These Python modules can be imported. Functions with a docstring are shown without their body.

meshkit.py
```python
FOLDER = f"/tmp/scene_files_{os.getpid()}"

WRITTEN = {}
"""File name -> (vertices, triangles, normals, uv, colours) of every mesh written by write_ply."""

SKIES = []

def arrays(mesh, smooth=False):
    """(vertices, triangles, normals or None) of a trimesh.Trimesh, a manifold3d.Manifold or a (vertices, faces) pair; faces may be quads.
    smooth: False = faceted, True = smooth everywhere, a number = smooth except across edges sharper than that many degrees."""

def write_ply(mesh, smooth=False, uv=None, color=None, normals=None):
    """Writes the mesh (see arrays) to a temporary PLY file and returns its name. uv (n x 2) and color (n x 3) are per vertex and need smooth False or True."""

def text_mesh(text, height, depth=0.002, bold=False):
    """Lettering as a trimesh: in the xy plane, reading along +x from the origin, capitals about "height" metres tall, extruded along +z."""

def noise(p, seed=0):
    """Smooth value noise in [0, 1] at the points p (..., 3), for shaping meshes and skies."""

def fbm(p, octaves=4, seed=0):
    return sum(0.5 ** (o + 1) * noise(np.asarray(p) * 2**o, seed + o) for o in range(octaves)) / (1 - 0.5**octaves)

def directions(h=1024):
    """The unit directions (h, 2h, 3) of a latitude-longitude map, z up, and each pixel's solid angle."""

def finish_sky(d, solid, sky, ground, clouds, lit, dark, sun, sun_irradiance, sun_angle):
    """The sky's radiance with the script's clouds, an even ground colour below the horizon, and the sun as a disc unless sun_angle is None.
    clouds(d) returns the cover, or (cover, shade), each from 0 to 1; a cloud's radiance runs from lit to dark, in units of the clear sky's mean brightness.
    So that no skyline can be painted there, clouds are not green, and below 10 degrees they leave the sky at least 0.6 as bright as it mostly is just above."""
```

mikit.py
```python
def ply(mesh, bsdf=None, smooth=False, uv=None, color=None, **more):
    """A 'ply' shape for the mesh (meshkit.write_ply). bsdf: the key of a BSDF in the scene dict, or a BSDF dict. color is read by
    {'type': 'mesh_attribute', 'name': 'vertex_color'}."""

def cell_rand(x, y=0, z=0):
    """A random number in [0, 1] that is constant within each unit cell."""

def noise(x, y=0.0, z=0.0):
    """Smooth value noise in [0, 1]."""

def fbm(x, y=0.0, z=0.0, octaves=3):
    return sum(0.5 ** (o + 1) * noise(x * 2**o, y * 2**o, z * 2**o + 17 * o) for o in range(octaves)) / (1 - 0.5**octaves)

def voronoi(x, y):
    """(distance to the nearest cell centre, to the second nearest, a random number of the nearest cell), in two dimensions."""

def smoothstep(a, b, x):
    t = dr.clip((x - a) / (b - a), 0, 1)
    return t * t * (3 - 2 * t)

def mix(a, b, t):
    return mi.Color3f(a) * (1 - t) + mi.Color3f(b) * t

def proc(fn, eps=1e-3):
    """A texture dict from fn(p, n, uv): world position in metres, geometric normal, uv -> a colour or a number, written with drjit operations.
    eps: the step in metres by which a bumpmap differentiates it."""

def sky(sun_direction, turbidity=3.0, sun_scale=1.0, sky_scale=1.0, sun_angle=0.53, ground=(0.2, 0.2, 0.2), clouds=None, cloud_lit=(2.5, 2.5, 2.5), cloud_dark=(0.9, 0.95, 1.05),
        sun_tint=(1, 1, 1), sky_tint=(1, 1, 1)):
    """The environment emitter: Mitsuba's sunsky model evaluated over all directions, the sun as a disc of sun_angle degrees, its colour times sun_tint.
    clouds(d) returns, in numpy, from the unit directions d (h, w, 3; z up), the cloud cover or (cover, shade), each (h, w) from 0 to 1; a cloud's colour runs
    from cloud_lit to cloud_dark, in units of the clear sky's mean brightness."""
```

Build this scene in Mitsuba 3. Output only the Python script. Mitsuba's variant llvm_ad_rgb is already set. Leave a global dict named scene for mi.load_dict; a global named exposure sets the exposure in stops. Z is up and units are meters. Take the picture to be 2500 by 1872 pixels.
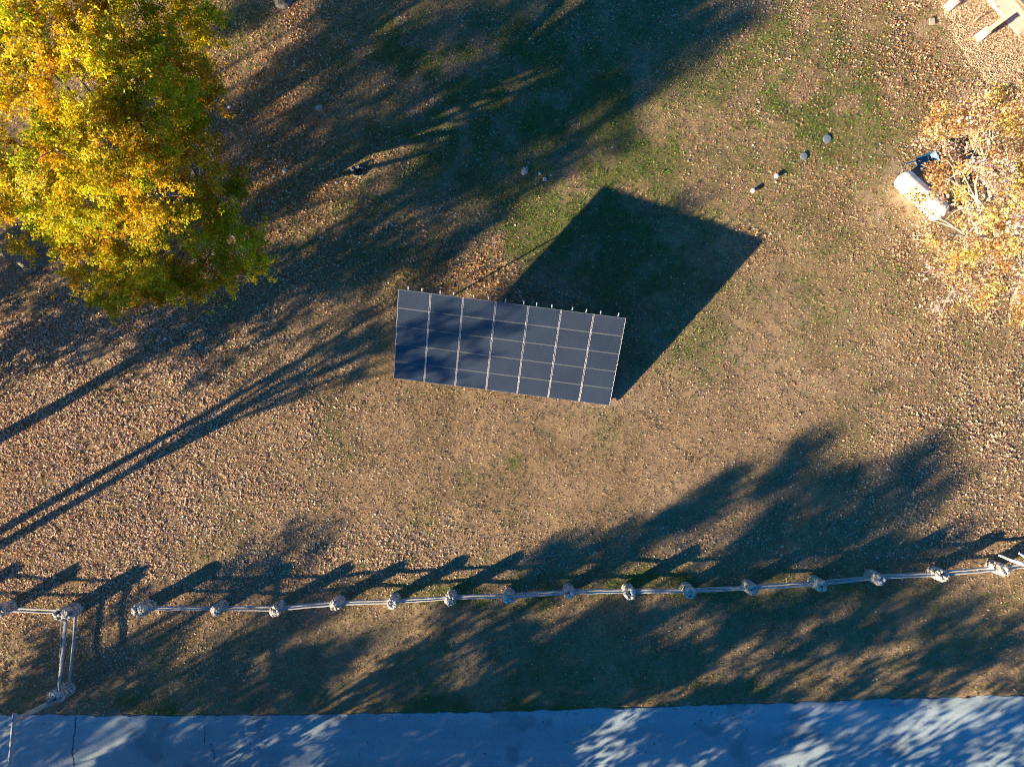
import math
import numpy as np, trimesh, mitsuba as mi, drjit as dr
import mikit, meshkit
from mikit import proc, noise, fbm, smoothstep, mix, voronoi

T = mi.ScalarTransform4f
scene, labels, used = {}, {}, {}

# ------------------------------------------------------------------ camera, light, exposure
CAM_H, FOV = 40.17, 71.0
scene['camera'] = {'type': 'perspective', 'fov': FOV, 'fov_axis': 'x', 'near_clip': 0.5, 'far_clip': 3000.0,
                   'to_world': T().look_at(origin=[0, 0, CAM_H], target=[0, 0, 0], up=[0, 1, 0])}
SH_AZ, SUN_EL = math.radians(29.5), math.radians(13.4)      # the way shadows fall, the sun's height
CD, SD = math.cos(SH_AZ), math.sin(SH_AZ)
scene['sky'] = mikit.sky([-CD * math.cos(SUN_EL), -SD * math.cos(SUN_EL), math.sin(SUN_EL)], turbidity=3,
                         sun_scale=1.0, sky_scale=0.235, sun_tint=(0.87, 1.0, 1.42), sky_tint=(0.08, 0.87, 1.75), ground=(0.12, 0.10, 0.07))
exposure = 4.3

# ------------------------------------------------------------------ helpers
FPX = 1250 / math.tan(math.radians(FOV / 2))
GX, GY = 0.071, -0.065


def flat(a):
    a = np.asarray(a, float)
    b = np.abs(a)
    return np.sign(a) * np.where(b < 45, b, 45 + 30 * (1 - np.exp(-np.maximum(b - 45, 0) / 30)))


def hz(x, y):
    """Height of the sloping lawn."""
    return GX * flat(x) + GY * flat(y)


def at(u, v, h=0.0):
    """The point h metres above the lawn that is seen at (u, v) of the photograph's 2500 x 1872."""
    X, Y = (u - 1250) / FPX, -(v - 936) / FPX
    t = (CAM_H - h) / (1 + GX * X + GY * Y)
    return np.array([X * t, Y * t, CAM_H - t])


def sw(s, w, h=0.0):
    """A point from its distance s along the shadows and w across them."""
    x, y = CD * s - SD * w, SD * s + CD * w
    return np.array([x, y, float(hz(x, y)) + h])


def numbered(name):
    n = used.get(name, 0)
    used[name] = n + 1
    return name if n == 0 else f'{name}_{n:03d}'


def thing(name, label, cat, group=None):
    k = numbered(name)
    labels[k] = {'label': label, 'category': cat}
    if group:
        labels[k]['group'] = group
    return k


def obj(name, mesh, bsdf, parent=None, smooth=False, kind=None, label=None, color=None):
    k = numbered((parent + '__' if parent else '') + name)
    scene[k] = mikit.ply(mesh, bsdf, smooth=smooth, color=color)
    if kind or label:
        labels[k] = {}
        if kind:
            labels[k]['kind'] = kind
        if label:
            labels[k]['label'] = label
    return k


def part(name, parent):
    return numbered(parent + '__' + name)


def cat(ms):
    return trimesh.util.concatenate(ms)


def frame_of(d):
    d = np.asarray(d, float) / np.linalg.norm(d)
    a = np.cross(d, [0, 0, 1.0] if abs(d[2]) < 0.95 else [1.0, 0, 0])
    a /= np.linalg.norm(a)
    return d, a, np.cross(a, d)


def box(p, size, X=(1, 0, 0), Z=(0, 0, 1), bevel=0.0):
    """A box centred at p with its local x along X and z towards Z, edges chamfered by bevel."""
    X = np.asarray(X, float) / np.linalg.norm(X)
    Z = np.asarray(Z, float) - X * np.dot(X, Z)
    Z /= np.linalg.norm(Z)
    M = np.eye(4)
    M[:3, 0], M[:3, 1], M[:3, 2], M[:3, 3] = X, np.cross(Z, X), Z, p
    if bevel:
        s = np.asarray(size, float) / 2
        pts = []
        for k in range(3):
            q = s - bevel
            q[k] = s[k]
            pts += [q * np.array([a, b, c]) for a in (-1, 1) for b in (-1, 1) for c in (-1, 1)]
        m = trimesh.convex.convex_hull(np.array(pts))
    else:
        m = trimesh.creation.box(size)
    m.apply_transform(M)
    return m


def tube(pts, radii, sides=8, rng=None, rough=0.0):
    """A tapered tube along a polyline, ends closed."""
    p = np.asarray(pts, float)
    n = len(p)
    r = np.broadcast_to(np.asarray(radii, float), (n,))
    t = np.gradient(p, axis=0)
    t /= np.linalg.norm(t, axis=1, keepdims=True) + 1e-9
    ref = np.array([0.31, 0.95, 0.05]) if abs(t[0][1]) < 0.9 else np.array([1.0, 0.1, 0.05])
    a = np.cross(t, ref)
    a /= np.linalg.norm(a, axis=1, keepdims=True)
    b = np.cross(t, a)
    ang = np.arange(sides) * 2 * np.pi / sides
    rr = r[:, None] * np.ones(sides)
    if rng is not None and rough:
        rr = rr * (1 + rough * rng.normal(size=(n, sides)) * 0.5 + rough * rng.normal(size=(1, sides)))
    v = p[:, None] + rr[..., None] * (np.cos(ang)[None, :, None] * a[:, None] + np.sin(ang)[None, :, None] * b[:, None])
    i, j = np.meshgrid(np.arange(n - 1), np.arange(sides), indexing='ij')
    q = np.stack([i * sides + j, i * sides + (j + 1) % sides, (i + 1) * sides + (j + 1) % sides, (i + 1) * sides + j], -1).reshape(-1, 4)
    v = np.vstack([v.reshape(-1, 3), p[:1], p[-1:]])
    f = [q[:, [0, 2, 1]], q[:, [0, 3, 2]]]
    jj = np.arange(sides)
    f.append(np.stack([np.full(sides, n * sides), jj, (jj + 1) % sides], 1))
    f.append(np.stack([np.full(sides, n * sides + 1), (n - 1) * sides + (jj + 1) % sides, (n - 1) * sides + jj], 1))
    return trimesh.Trimesh(v, np.vstack(f), process=False)


def lathe(profile, p, axis=(0, 0, 1), sections=28):
    m = trimesh.creation.revolve(np.asarray(profile, float), sections=sections)
    d, a, b = frame_of(axis)
    M = np.eye(4)
    M[:3, 0], M[:3, 1], M[:3, 2], M[:3, 3] = a, np.cross(d, a), d, p
    m.apply_transform(M)
    return m


def stone(rng, r, sub=1, squash=(1, 1, 0.75)):
    m = trimesh.creation.icosphere(subdivisions=sub, radius=1.0)
    v = np.array(m.vertices)
    k = 0.78 + 0.55 * meshkit.noise(v * 1.4 + rng.uniform(0, 50, 3), seed=int(rng.integers(1e6)))
    v = v * k[:, None] * np.asarray(squash) * r
    m = trimesh.Trimesh(v, m.faces, process=False)
    m.apply_transform(trimesh.transformations.random_rotation_matrix(rng.random(3)))
    return m


def leaf_mesh(P, size, rng, lift=0.5, flatness=1.0, aspect=0.62):
    """Folded leaf blades at the points P: 4 corners, 2 triangles each."""
    n = len(P)
    size = np.broadcast_to(size, (n,))[:, None]
    nz = np.stack([rng.normal(0, lift, n), rng.normal(0, lift, n), np.full(n, flatness)], 1)
    nz /= np.linalg.norm(nz, axis=1, keepdims=True)
    th = rng.uniform(0, 2 * np.pi, n)
    x = np.stack([np.cos(th), np.sin(th), np.zeros(n)], 1)
    x -= nz * (x * nz).sum(1, keepdims=True)
    x /= np.linalg.norm(x, axis=1, keepdims=True)
    y = np.cross(nz, x)
    fold = rng.uniform(-0.05, 0.3, (n, 1))
    wd = aspect * rng.uniform(0.75, 1.2, (n, 1)) / 2
    mid = rng.uniform(-0.1, 0.15, (n, 1))
    v = np.stack([P - x * size / 2, P + x * size * mid + y * size * wd + nz * size * fold * 0.6, P + x * size / 2 + nz * size * fold * 0.25,
                  P + x * size * mid - y * size * wd + nz * size * fold * 0.6], 1)
    f = np.arange(n)[:, None] * 4 + np.array([[0, 3, 2, 0, 2, 1]])
    return v.reshape(-1, 3), f.reshape(-1, 3)


def pick(rng, n, table):
    """n linear colours drawn from [(weight, (r, g, b)), ...] with some scatter."""
    w = np.array([t[0] for t in table], float)
    i = rng.choice(len(table), n, p=w / w.sum())
    c = np.array([t[1] for t in table], float)[i]
    return np.clip(c * rng.lognormal(0, 0.22, (n, 1)) * rng.lognormal(0, 0.06, (n, 3)), 0.004, 0.85)


# ------------------------------------------------------------------ materials
VC = {'type': 'mesh_attribute', 'name': 'vertex_color'}
scene['lawn_soil'] = {'type': 'diffuse', 'reflectance': VC}
scene['grass_blade'] = {'type': 'principledthin', 'base_color': VC, 'roughness': 0.7, 'diff_trans': 0.5, 'spec_trans': 0.0}
scene['dry_leaf'] = {'type': 'principledthin', 'base_color': VC, 'roughness': 0.55, 'diff_trans': 0.35, 'spec_trans': 0.0}
scene['tree_leaf'] = {'type': 'principledthin', 'base_color': VC, 'roughness': 0.5, 'diff_trans': 0.8, 'spec_trans': 0.0}


def mat(key, fn, rough=0.8, metallic=0.0, spec=0.4, bump=None, bscale=1.0, eps=2e-3, two=True):
    b = {'type': 'principled', 'base_color': proc(fn) if callable(fn) else {'type': 'rgb', 'value': list(fn)}, 'roughness': rough, 'metallic': metallic, 'specular': spec}
    if bump:
        b = {'type': 'bumpmap', 'tex': proc(bump, eps), 'bsdf': b, 'scale': bscale}
    scene[key] = {'type': 'twosided', 'bsdf': b} if two else b


def road_col(p, n, uv):
    big = fbm(p.x * 0.12 + 7, p.y * 0.35 + 3, 0.0, octaves=4)
    lane = smoothstep(0.35, 0.65, fbm(p.x * 0.05, p.y * 0.9 + 20, 1.0, octaves=3))
    fine = noise(p.x * 45, p.y * 45, 2.0)
    agg = noise(p.x * 14, p.y * 14, 5.0)
    c = mix((0.26, 0.36, 0.41), (0.39, 0.495, 0.55), big)
    c = c * (0.86 + 0.14 * lane) * (0.82 + 0.22 * fine) * (0.90 + 0.2 * agg)
    stain = smoothstep(0.66, 0.8, fbm(p.x * 0.5 + 40, p.y * 0.6, 3.0, octaves=3))
    return c * (1 - 0.28 * stain)


mat('road_surface', road_col, 0.85, bump=lambda p, n, uv: noise(p.x * 30, p.y * 30, 0.0) * 0.006 + noise(p.x * 70, p.y * 70, 1.0) * 0.003, bscale=1.0)
mat('crack_filler', (0.035, 0.034, 0.033), 0.9)
mat('bark_grey', lambda p, n, uv: mix((0.10, 0.085, 0.07), (0.30, 0.28, 0.25), fbm(p.x * 9, p.y * 9, p.z * 2.5, octaves=3)), 0.9,
    bump=lambda p, n, uv: fbm(p.x * 14, p.y * 14, p.z * 3, octaves=2) * 0.03, bscale=1.0, eps=5e-3)
mat('bark_pale', lambda p, n, uv: mix((0.26, 0.235, 0.20), (0.55, 0.52, 0.47), fbm(p.x * 7, p.y * 7, p.z * 5, octaves=3)), 0.85)
mat('bleached_wood', lambda p, n, uv: mix((0.42, 0.34, 0.25), (0.78, 0.75, 0.70), smoothstep(0.25, 0.6, fbm(p.x * 3, p.y * 9, p.z * 9, octaves=3))), 0.8)
mat('weathered_wood', lambda p, n, uv: mix((0.24, 0.25, 0.26), (0.47, 0.49, 0.51), fbm(p.x * 3, p.y * 3, p.z * 6, octaves=4)), 0.85)
mat('old_timber', lambda p, n, uv: mix((0.26, 0.27, 0.27), (0.48, 0.49, 0.48), fbm(p.x * 8, p.y * 2, p.z * 3, octaves=4)), 0.85)
mat('field_stone', lambda p, n, uv: mix((0.20, 0.18, 0.155), (0.66, 0.62, 0.56), smoothstep(0.2, 0.75, fbm(p.x * 6, p.y * 6, p.z * 6, octaves=3))), 0.85)
mat('stone_core', (0.07, 0.065, 0.06), 0.95)
mat('grey_rock', lambda p, n, uv: mix((0.18, 0.17, 0.16), (0.46, 0.44, 0.41), fbm(p.x * 5, p.y * 5, p.z * 5, octaves=3)), 0.9)
mat('galvanised_wire', (0.35, 0.35, 0.36), 0.45, metallic=0.8)
mat('aluminium', (0.80, 0.81, 0.83), 0.38, metallic=0.85)
mat('dull_aluminium', (0.105, 0.125, 0.145), 0.5)
mat('steel_post', (0.42, 0.43, 0.44), 0.45, metallic=0.9)
mat('back_sheet', (0.05, 0.05, 0.055), 0.7)


ARR_YAW, ARR_TILT = -0.126, 0.413
AU = np.array([math.cos(ARR_YAW), math.sin(ARR_YAW), 0.0])
AV = np.array([-math.sin(ARR_YAW) * math.cos(ARR_TILT), math.cos(ARR_YAW) * math.cos(ARR_TILT), math.sin(ARR_TILT)])
AN = np.cross(AU, AV)
AC = np.array([-0.276, 1.849, 1.689])


def cell_col(p, n, uv):
    a = (p.x - AC[0]) * AU[0] + (p.y - AC[1]) * AU[1]
    b = (p.x - AC[0]) * AV[0] + (p.y - AC[1]) * AV[1] + (p.z - AC[2]) * AV[2]
    ca, cb = a / 0.1645, b / 0.1645
    ga = dr.abs(ca - dr.floor(ca) - 0.5) > 0.478
    gb = dr.abs(cb - dr.floor(cb) - 0.5) > 0.478
    tone = mikit.cell_rand(dr.floor(a / 1.72 + 30.5), dr.floor(b / 1.02 + 30.5), 2)
    c = mix((0.022, 0.033, 0.052), (0.028, 0.038, 0.058), tone)
    dust = fbm(a * 1.1 + 9, b * 0.7, 0.0, octaves=4)
    c = c * (0.8 + 0.45 * dust)
    return dr.select(ga | gb, mi.Color3f(0.045, 0.06, 0.10), c)


mat('solar_cell', cell_col, 0.2, spec=0.9)
mat('white_paint', lambda p, n, uv: mix((0.74, 0.74, 0.72), (0.84, 0.84, 0.83), fbm(p.x * 3, p.y * 3, p.z * 3, octaves=3)), 0.4, spec=0.5)
mat('white_plastic', (0.82, 0.82, 0.80), 0.35)
mat('lid_plastic', lambda p, n, uv: mix((0.12, 0.165, 0.21), (0.18, 0.23, 0.28), fbm(p.x * 9, p.y * 9, 0.0, octaves=3)), 0.6)
mat('purple_sticker', (0.10, 0.055, 0.30), 0.5)
mat('blue_paint', lambda p, n, uv: mix((0.012, 0.10, 0.24), (0.03, 0.20, 0.40), fbm(p.x * 6, p.y * 6, p.z * 6, octaves=3)), 0.5)
mat('black_rubber', (0.02, 0.02, 0.02), 0.8)
mat('cedar', lambda p, n, uv: mix((0.42, 0.21, 0.15), (0.56, 0.32, 0.245), fbm(p.x * 2, p.y * 2, p.z * 12, octaves=3)), 0.7)
mat('porch_slab', lambda p, n, uv: mix((0.62, 0.53, 0.45), (0.76, 0.68, 0.60), fbm(p.x * 1.5, p.y * 1.5, 0.0, octaves=4)), 0.8)
mat('pedestal_stucco', lambda p, n, uv: mix((0.72, 0.71, 0.69), (0.84, 0.83, 0.81), fbm(p.x * 4, p.y * 4, p.z * 4, octaves=3)), 0.8)
mat('shingle', lambda p, n, uv: mix((0.05, 0.048, 0.05), (0.12, 0.11, 0.105), noise(p.x * 30, p.y * 30, p.z * 30)), 0.9)
mat('paving_stone', lambda p, n, uv: mix((0.34, 0.30, 0.25), (0.5, 0.46, 0.40), fbm(p.x * 12, p.y * 12, 0.0, octaves=2)), 0.85)
mat('stump_wood', lambda p, n, uv: mix((0.06, 0.065, 0.07), (0.15, 0.15, 0.15), fbm(p.x * 12, p.y * 12, p.z * 4, octaves=3)), 0.9)
scene['wood_chip'] = {'type': 'twosided', 'bsdf': {'type': 'diffuse', 'reflectance': VC}}
mat('hollow_dark', (0.012, 0.011, 0.01), 0.95)

# ------------------------------------------------------------------ cover of the lawn: leaves, green, bare soil
# (u, v, radius along u, radius along v, strength) in the photograph's pixels; placed on the ground
LEAVES = [(150, 1130, 460, 330, 1.35), (250, 850, 440, 180, 1.1), (540, 1080, 320, 240, 0.6), (640, 420, 330, 330, 0.75), (700, 130, 280, 220, 0.6), (980, 610, 300, 150, 0.6),
          (760, 640, 300, 140, 0.7), (1150, 660, 160, 60, 0.6), (1000, 300, 260, 260, 0.35), (1400, 60, 500, 130, 0.22), (1840, 90, 140, 170, 0.4), (2230, 170, 200, 200, 0.6), (2440, 250, 110, 90, 0.75),
          (2100, 330, 330, 260, 0.38), (2380, 560, 230, 330, 0.75), (2420, 1000, 220, 260, 0.6), (2300, 1290, 260, 90, 0.5), (2120, 1180, 150, 110, 0.28), (700, 1350, 600, 90, 0.5),
          (150, 1430, 260, 110, 0.65), (1830, 580, 110, 60, 0.3), (1050, 1400, 260, 60, 0.35), (1900, 900, 420, 200, 0.13), (1750, 1330, 500, 70, 0.25), (230, 1560, 160, 100, 0.35),
          (1000, 1150, 240, 200, 0.16), (1270, 720, 120, 40, 0.5)]
GREEN = [(1330, 560, 110, 80, 1.4), (1480, 400, 280, 160, 0.6), (1040, 120, 190, 90, 0.9), (1250, 260, 350, 260, 0.7), (1960, 220, 260, 210, 0.6), (1550, 650, 260, 170, 0.35),
         (1240, 1440, 260, 35, 0.7), (1650, 1430, 420, 40, 0.55), (1700, 830, 120, 90, 0.3), (1270, 1120, 40, 40, 0.6), (930, 560, 260, 160, 0.3), (380, 1725, 90, 18, 0.8),
         (1200, 1725, 420, 24, 0.5), (700, 1620, 620, 90, 0.12), (1500, 1650, 700, 90, 0.18), (1600, 880, 130, 50, 0.35), (1900, 500, 200, 90, 0.25), (2080, 620, 200, 250, 0.15),
         (1520, 620, 210, 130, 0.75), (1300, 130, 330, 130, 0.6), (820, 560, 160, 110, 0.4), (560, 50, 160, 70, 0.4), (1000, 250, 150, 120, 0.35)]
BARE = [(205, 850, 60, 45, 0.9), (120, 1040, 90, 70, 0.5), (2190, 480, 75, 95, 1.1), (2440, 130, 130, 130, 1.0), (2330, 60, 90, 70, 0.8), (1500, 975, 200, 26, 0.45), (330, 900, 110, 45, 0.4), (2240, 560, 120, 60, 0.4),
        (100, 960, 60, 40, 0.6), (1990, 820, 260, 160, 0.3)]


def blobs(x, y, table):
    out = np.zeros_like(x)
    for u, v, a, b, k in table:
        c = at(u, v)
        a, b = a / 43.6, b / 43.6
        out = np.maximum(out, k * np.exp(-0.5 * (((x - c[0]) / a) ** 2 + ((y - c[1]) / b) ** 2) * 1.6))
    return out


def fb(x, y, f, seed=0, oct=4):
    return meshkit.fbm(np.stack([x * f, y * f, np.full_like(x, 0.5)], -1), oct, seed)


def fields(x, y):
    """(leaf cover, green, bare) from 0 to 1 at the ground points."""
    ex, ey = x + 2.2 * (fb(x, y, 0.3, 91, 3) - 0.5), y + 2.2 * (fb(x, y, 0.3, 92, 3) - 0.5)
    clump = 0.6 * fb(x, y, 0.7, 5, 4) + 0.4 * fb(x, y, 2.2, 6, 3)
    leaf = blobs(ex, ey, LEAVES) * np.clip(0.45 + 4.2 * (clump - 0.42), 0.05, 1.5) + 0.018
    green = np.clip(blobs(ex, ey, GREEN) * 1.7 * np.clip((fb(x, y, 0.55, 11, 4) - 0.33) * 4.5, 0, 1.3) + 0.28 * np.clip((fb(x, y, 0.4, 23, 4) - 0.52) * 6, 0, 1), 0, 1)
    bare = np.clip(blobs(ex, ey, BARE) * np.clip((fb(x, y, 0.9, 31, 3) - 0.3) * 3.5, 0, 1.2), 0, 1)
    leaf = leaf * (1 - 0.75 * bare) * (1 - 0.45 * green)
    return np.clip(leaf, 0, 1.15), green, bare


# road: edge line of the near kerb side across the picture, far side outside the frame
EDGE = np.array([at(u, v)[:2] for u, v in ((-1600, 1722), (-600, 1738), (0, 1743), (350, 1745), (700, 1744), (1200, 1737), (1700, 1721), (2100, 1708), (2500, 1696), (3200, 1672), (4200, 1640))])


def edge_y(x):
    return np.interp(x, EDGE[:, 0], EDGE[:, 1])


ROAD_W = 5.4


def on_road(x, y, m=0.0):
    e = edge_y(x)
    return (y < e + m) & (y > e - ROAD_W - m)


# ------------------------------------------------------------------ the lawn
def soil_colour(x, y):
    leaf, green, bare = fields(x, y)
    n1, n2, n3 = fb(x, y, 0.5, 41), fb(x, y, 3.0, 43, 3), fb(x, y, 9.0, 44, 2)
    c = np.array([0.27, 0.195, 0.12])[None] * (0.55 + 0.9 * n1)[:, None]
    c = c * (1 - green[:, None] * 0.75) + np.array([0.085, 0.105, 0.034]) * green[:, None] * 0.75
    c = c * (1 - bare[:, None] * 0.7) + np.array([0.46, 0.37, 0.28]) * bare[:, None] * 0.7
    return c * (0.62 + 0.55 * n2 + 0.35 * (n3 - 0.3))[:, None]


def relief(x, y):
    return 0.10 * (fb(x, y, 0.45, 51, 3) - 0.5) + 0.035 * (fb(x, y, 2.5, 52, 3) - 0.5) + 0.03 * (fb(x, y, 7.0, 53, 2) - 0.5)


def ground_z(x, y):
    e = edge_y(x)
    near = np.clip(np.minimum(np.abs(y - e), np.abs(y - (e - ROAD_W))) / 0.8, 0, 1)
    inside = (y < e) & (y > e - ROAD_W)
    return hz(x, y) + np.where(inside, -0.08, relief(x, y) * near + 0.02 * (1 - near))


def grid(xs, ys):
    X, Y = np.meshgrid(xs, ys)
    nx, ny = len(xs), len(ys)
    i, j = np.meshgrid(np.arange(nx - 1), np.arange(ny - 1))
    a = j * nx + i
    q = np.stack([a, a + 1, a + nx + 1, a + nx], -1).reshape(-1, 4)
    return X.ravel(), Y.ravel(), np.vstack([q[:, [0, 1, 2]], q[:, [0, 2, 3]]])


def axis(lo, hi, fine, far):
    out = np.arange(lo, hi + 1e-6, fine)
    k = np.geomspace(fine * 2, far, 36)
    return np.concatenate([lo - k[::-1], out, hi + k])


gx_, gy_, gf = grid(axis(-31.5, 31, 0.14, 900), axis(-21.5, 24, 0.14, 900))
obj('lawn', (np.stack([gx_, gy_, ground_z(gx_, gy_)], 1), gf), 'lawn_soil', smooth=True, kind='structure', color=soil_colour(gx_, gy_))

# the road: a sheet with a slightly ragged edge
rx = np.concatenate([np.linspace(-120, -33, 40), np.arange(-32, 32, 0.2), np.linspace(33, 120, 40)])
cols = np.concatenate([[0.0, 0.03], np.linspace(0.25, ROAD_W - 0.25, 20), [ROAD_W - 0.03, ROAD_W]])
rag = 0.17 * (fb(rx, rx * 0, 1.6, 61, 4) - 0.5) * 2
RX, RC = np.meshgrid(rx, cols, indexing='ij')
RY = edge_y(RX) + (rag[:, None] * (RC < 0.1)) - RC
crown = 0.05 * (1 - ((RC - ROAD_W / 2) / (ROAD_W / 2)) ** 2)
RZ = hz(RX, RY) + 0.012 + crown * 0.6
RZ[:, [0, -1]] -= 0.12
nr, nc = RX.shape
a = (np.arange(nr - 1)[:, None] * nc + np.arange(nc - 1)[None]).ravel()
rq = np.stack([a, a + nc, a + nc + 1, a + 1], 1)
obj('road', (np.stack([RX.ravel(), RY.ravel(), RZ.ravel()], 1), np.vstack([rq[:, [0, 2, 1]], rq[:, [0, 3, 2]]])), 'road_surface', smooth=35, kind='structure')


def road_z(x, y):
    rc = edge_y(x) - y
    return hz(x, y) + 0.012 + 0.03 * (1 - ((rc - ROAD_W / 2) / (ROAD_W / 2)) ** 2)


def crack(pts, width, seed):
    rng = np.random.default_rng(seed)
    p = np.array([at(u, v)[:2] for u, v in pts])
    t = np.linspace(0, len(p) - 1, 60)
    q = np.stack([np.interp(t, np.arange(len(p)), p[:, k]) for k in (0, 1)], 1) + rng.normal(0, 0.025, (60, 2))
    wv = width * rng.uniform(0.3, 1.3, 60)
    d = np.gradient(q, axis=0)
    d /= np.linalg.norm(d, axis=1, keepdims=True)
    nn = np.stack([-d[:, 1], d[:, 0]], 1)
    L, R = q + nn * wv[:, None] / 2, q - nn * wv[:, None] / 2
    v = np.vstack([np.column_stack([L, road_z(L[:, 0], L[:, 1]) + 0.005]), np.column_stack([R, road_z(R[:, 0], R[:, 1]) + 0.005])])
    i = np.arange(59)
    return trimesh.Trimesh(v, np.vstack([np.stack([i, i + 60, i + 61], 1), np.stack([i, i + 61, i + 1], 1)]), process=False)


obj('road__crack', crack([(186, 1748), (183, 1790), (178, 1830), (182, 1875), (176, 1940)], 0.07, 3), 'crack_filler')
obj('road__crack', crack([(500, 1768), (501, 1800), (499, 1812)], 0.03, 4), 'crack_filler')
obj('road__crack', crack([(515, 1812), (523, 1838), (524, 1850)], 0.03, 5), 'crack_filler')

# ------------------------------------------------------------------ grass and fallen leaves
rng = np.random.default_rng(7)
XL, XH, YL, YH = -30.5, 30.0, -20.5, 23.0


def scatter(n, keep, seed):
    r = np.random.default_rng(seed)
    x, y = r.uniform(XL, XH, n), r.uniform(YL, YH, n)
    ok = ~on_road(x, y, -0.22 * r.random(n) ** 2) & keep(x, y, r)
    return x[ok], y[ok], r


tx, ty, r = scatter(300000, lambda x, y, r: r.random(len(x)) < (1 - 0.8 * fields(x, y)[2]) * np.clip(0.35 + 1.3 * (fb(x, y, 1.3, 72, 3) - 0.2), 0.2, 1), 71)
tg = r.random(len(tx)) < np.clip(fields(tx, ty)[1] * 0.95 + 0.03, 0, 1)
th_ = r.lognormal(0, 0.35, len(tx))
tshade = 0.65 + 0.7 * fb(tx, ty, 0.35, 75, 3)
own = np.repeat(np.arange(len(tx)), 5)
n = len(own)
gxp, gyp = tx[own] + r.normal(0, 0.035, n), ty[own] + r.normal(0, 0.035, n)
isg = tg[own]
hgt = r.uniform(0.02, 0.06, n) * np.where(isg, 1.2, 1.0) * th_[own]
wid = r.uniform(0.015, 0.040, n)
th, le = r.uniform(0, 2 * np.pi, n), r.normal(0, 0.75, (n, 2))
base = np.stack([gxp, gyp, ground_z(gxp, gyp) - 0.004], 1)
side = np.stack([np.cos(th), np.sin(th), 0 * th], 1) * wid[:, None] / 2
tip = base + np.column_stack([le * hgt[:, None], hgt])
gv = np.stack([base - side, base + side, tip], 1).reshape(-1, 3)
cdry = pick(r, n, [(4, (0.48, 0.355, 0.22)), (3, (0.58, 0.45, 0.29)), (2, (0.36, 0.265, 0.16)), (1.2, (0.34, 0.30, 0.14))])
cgr = pick(r, n, [(3, (0.16, 0.29, 0.045)), (2, (0.25, 0.32, 0.08)), (1, (0.10, 0.20, 0.035))])
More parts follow.
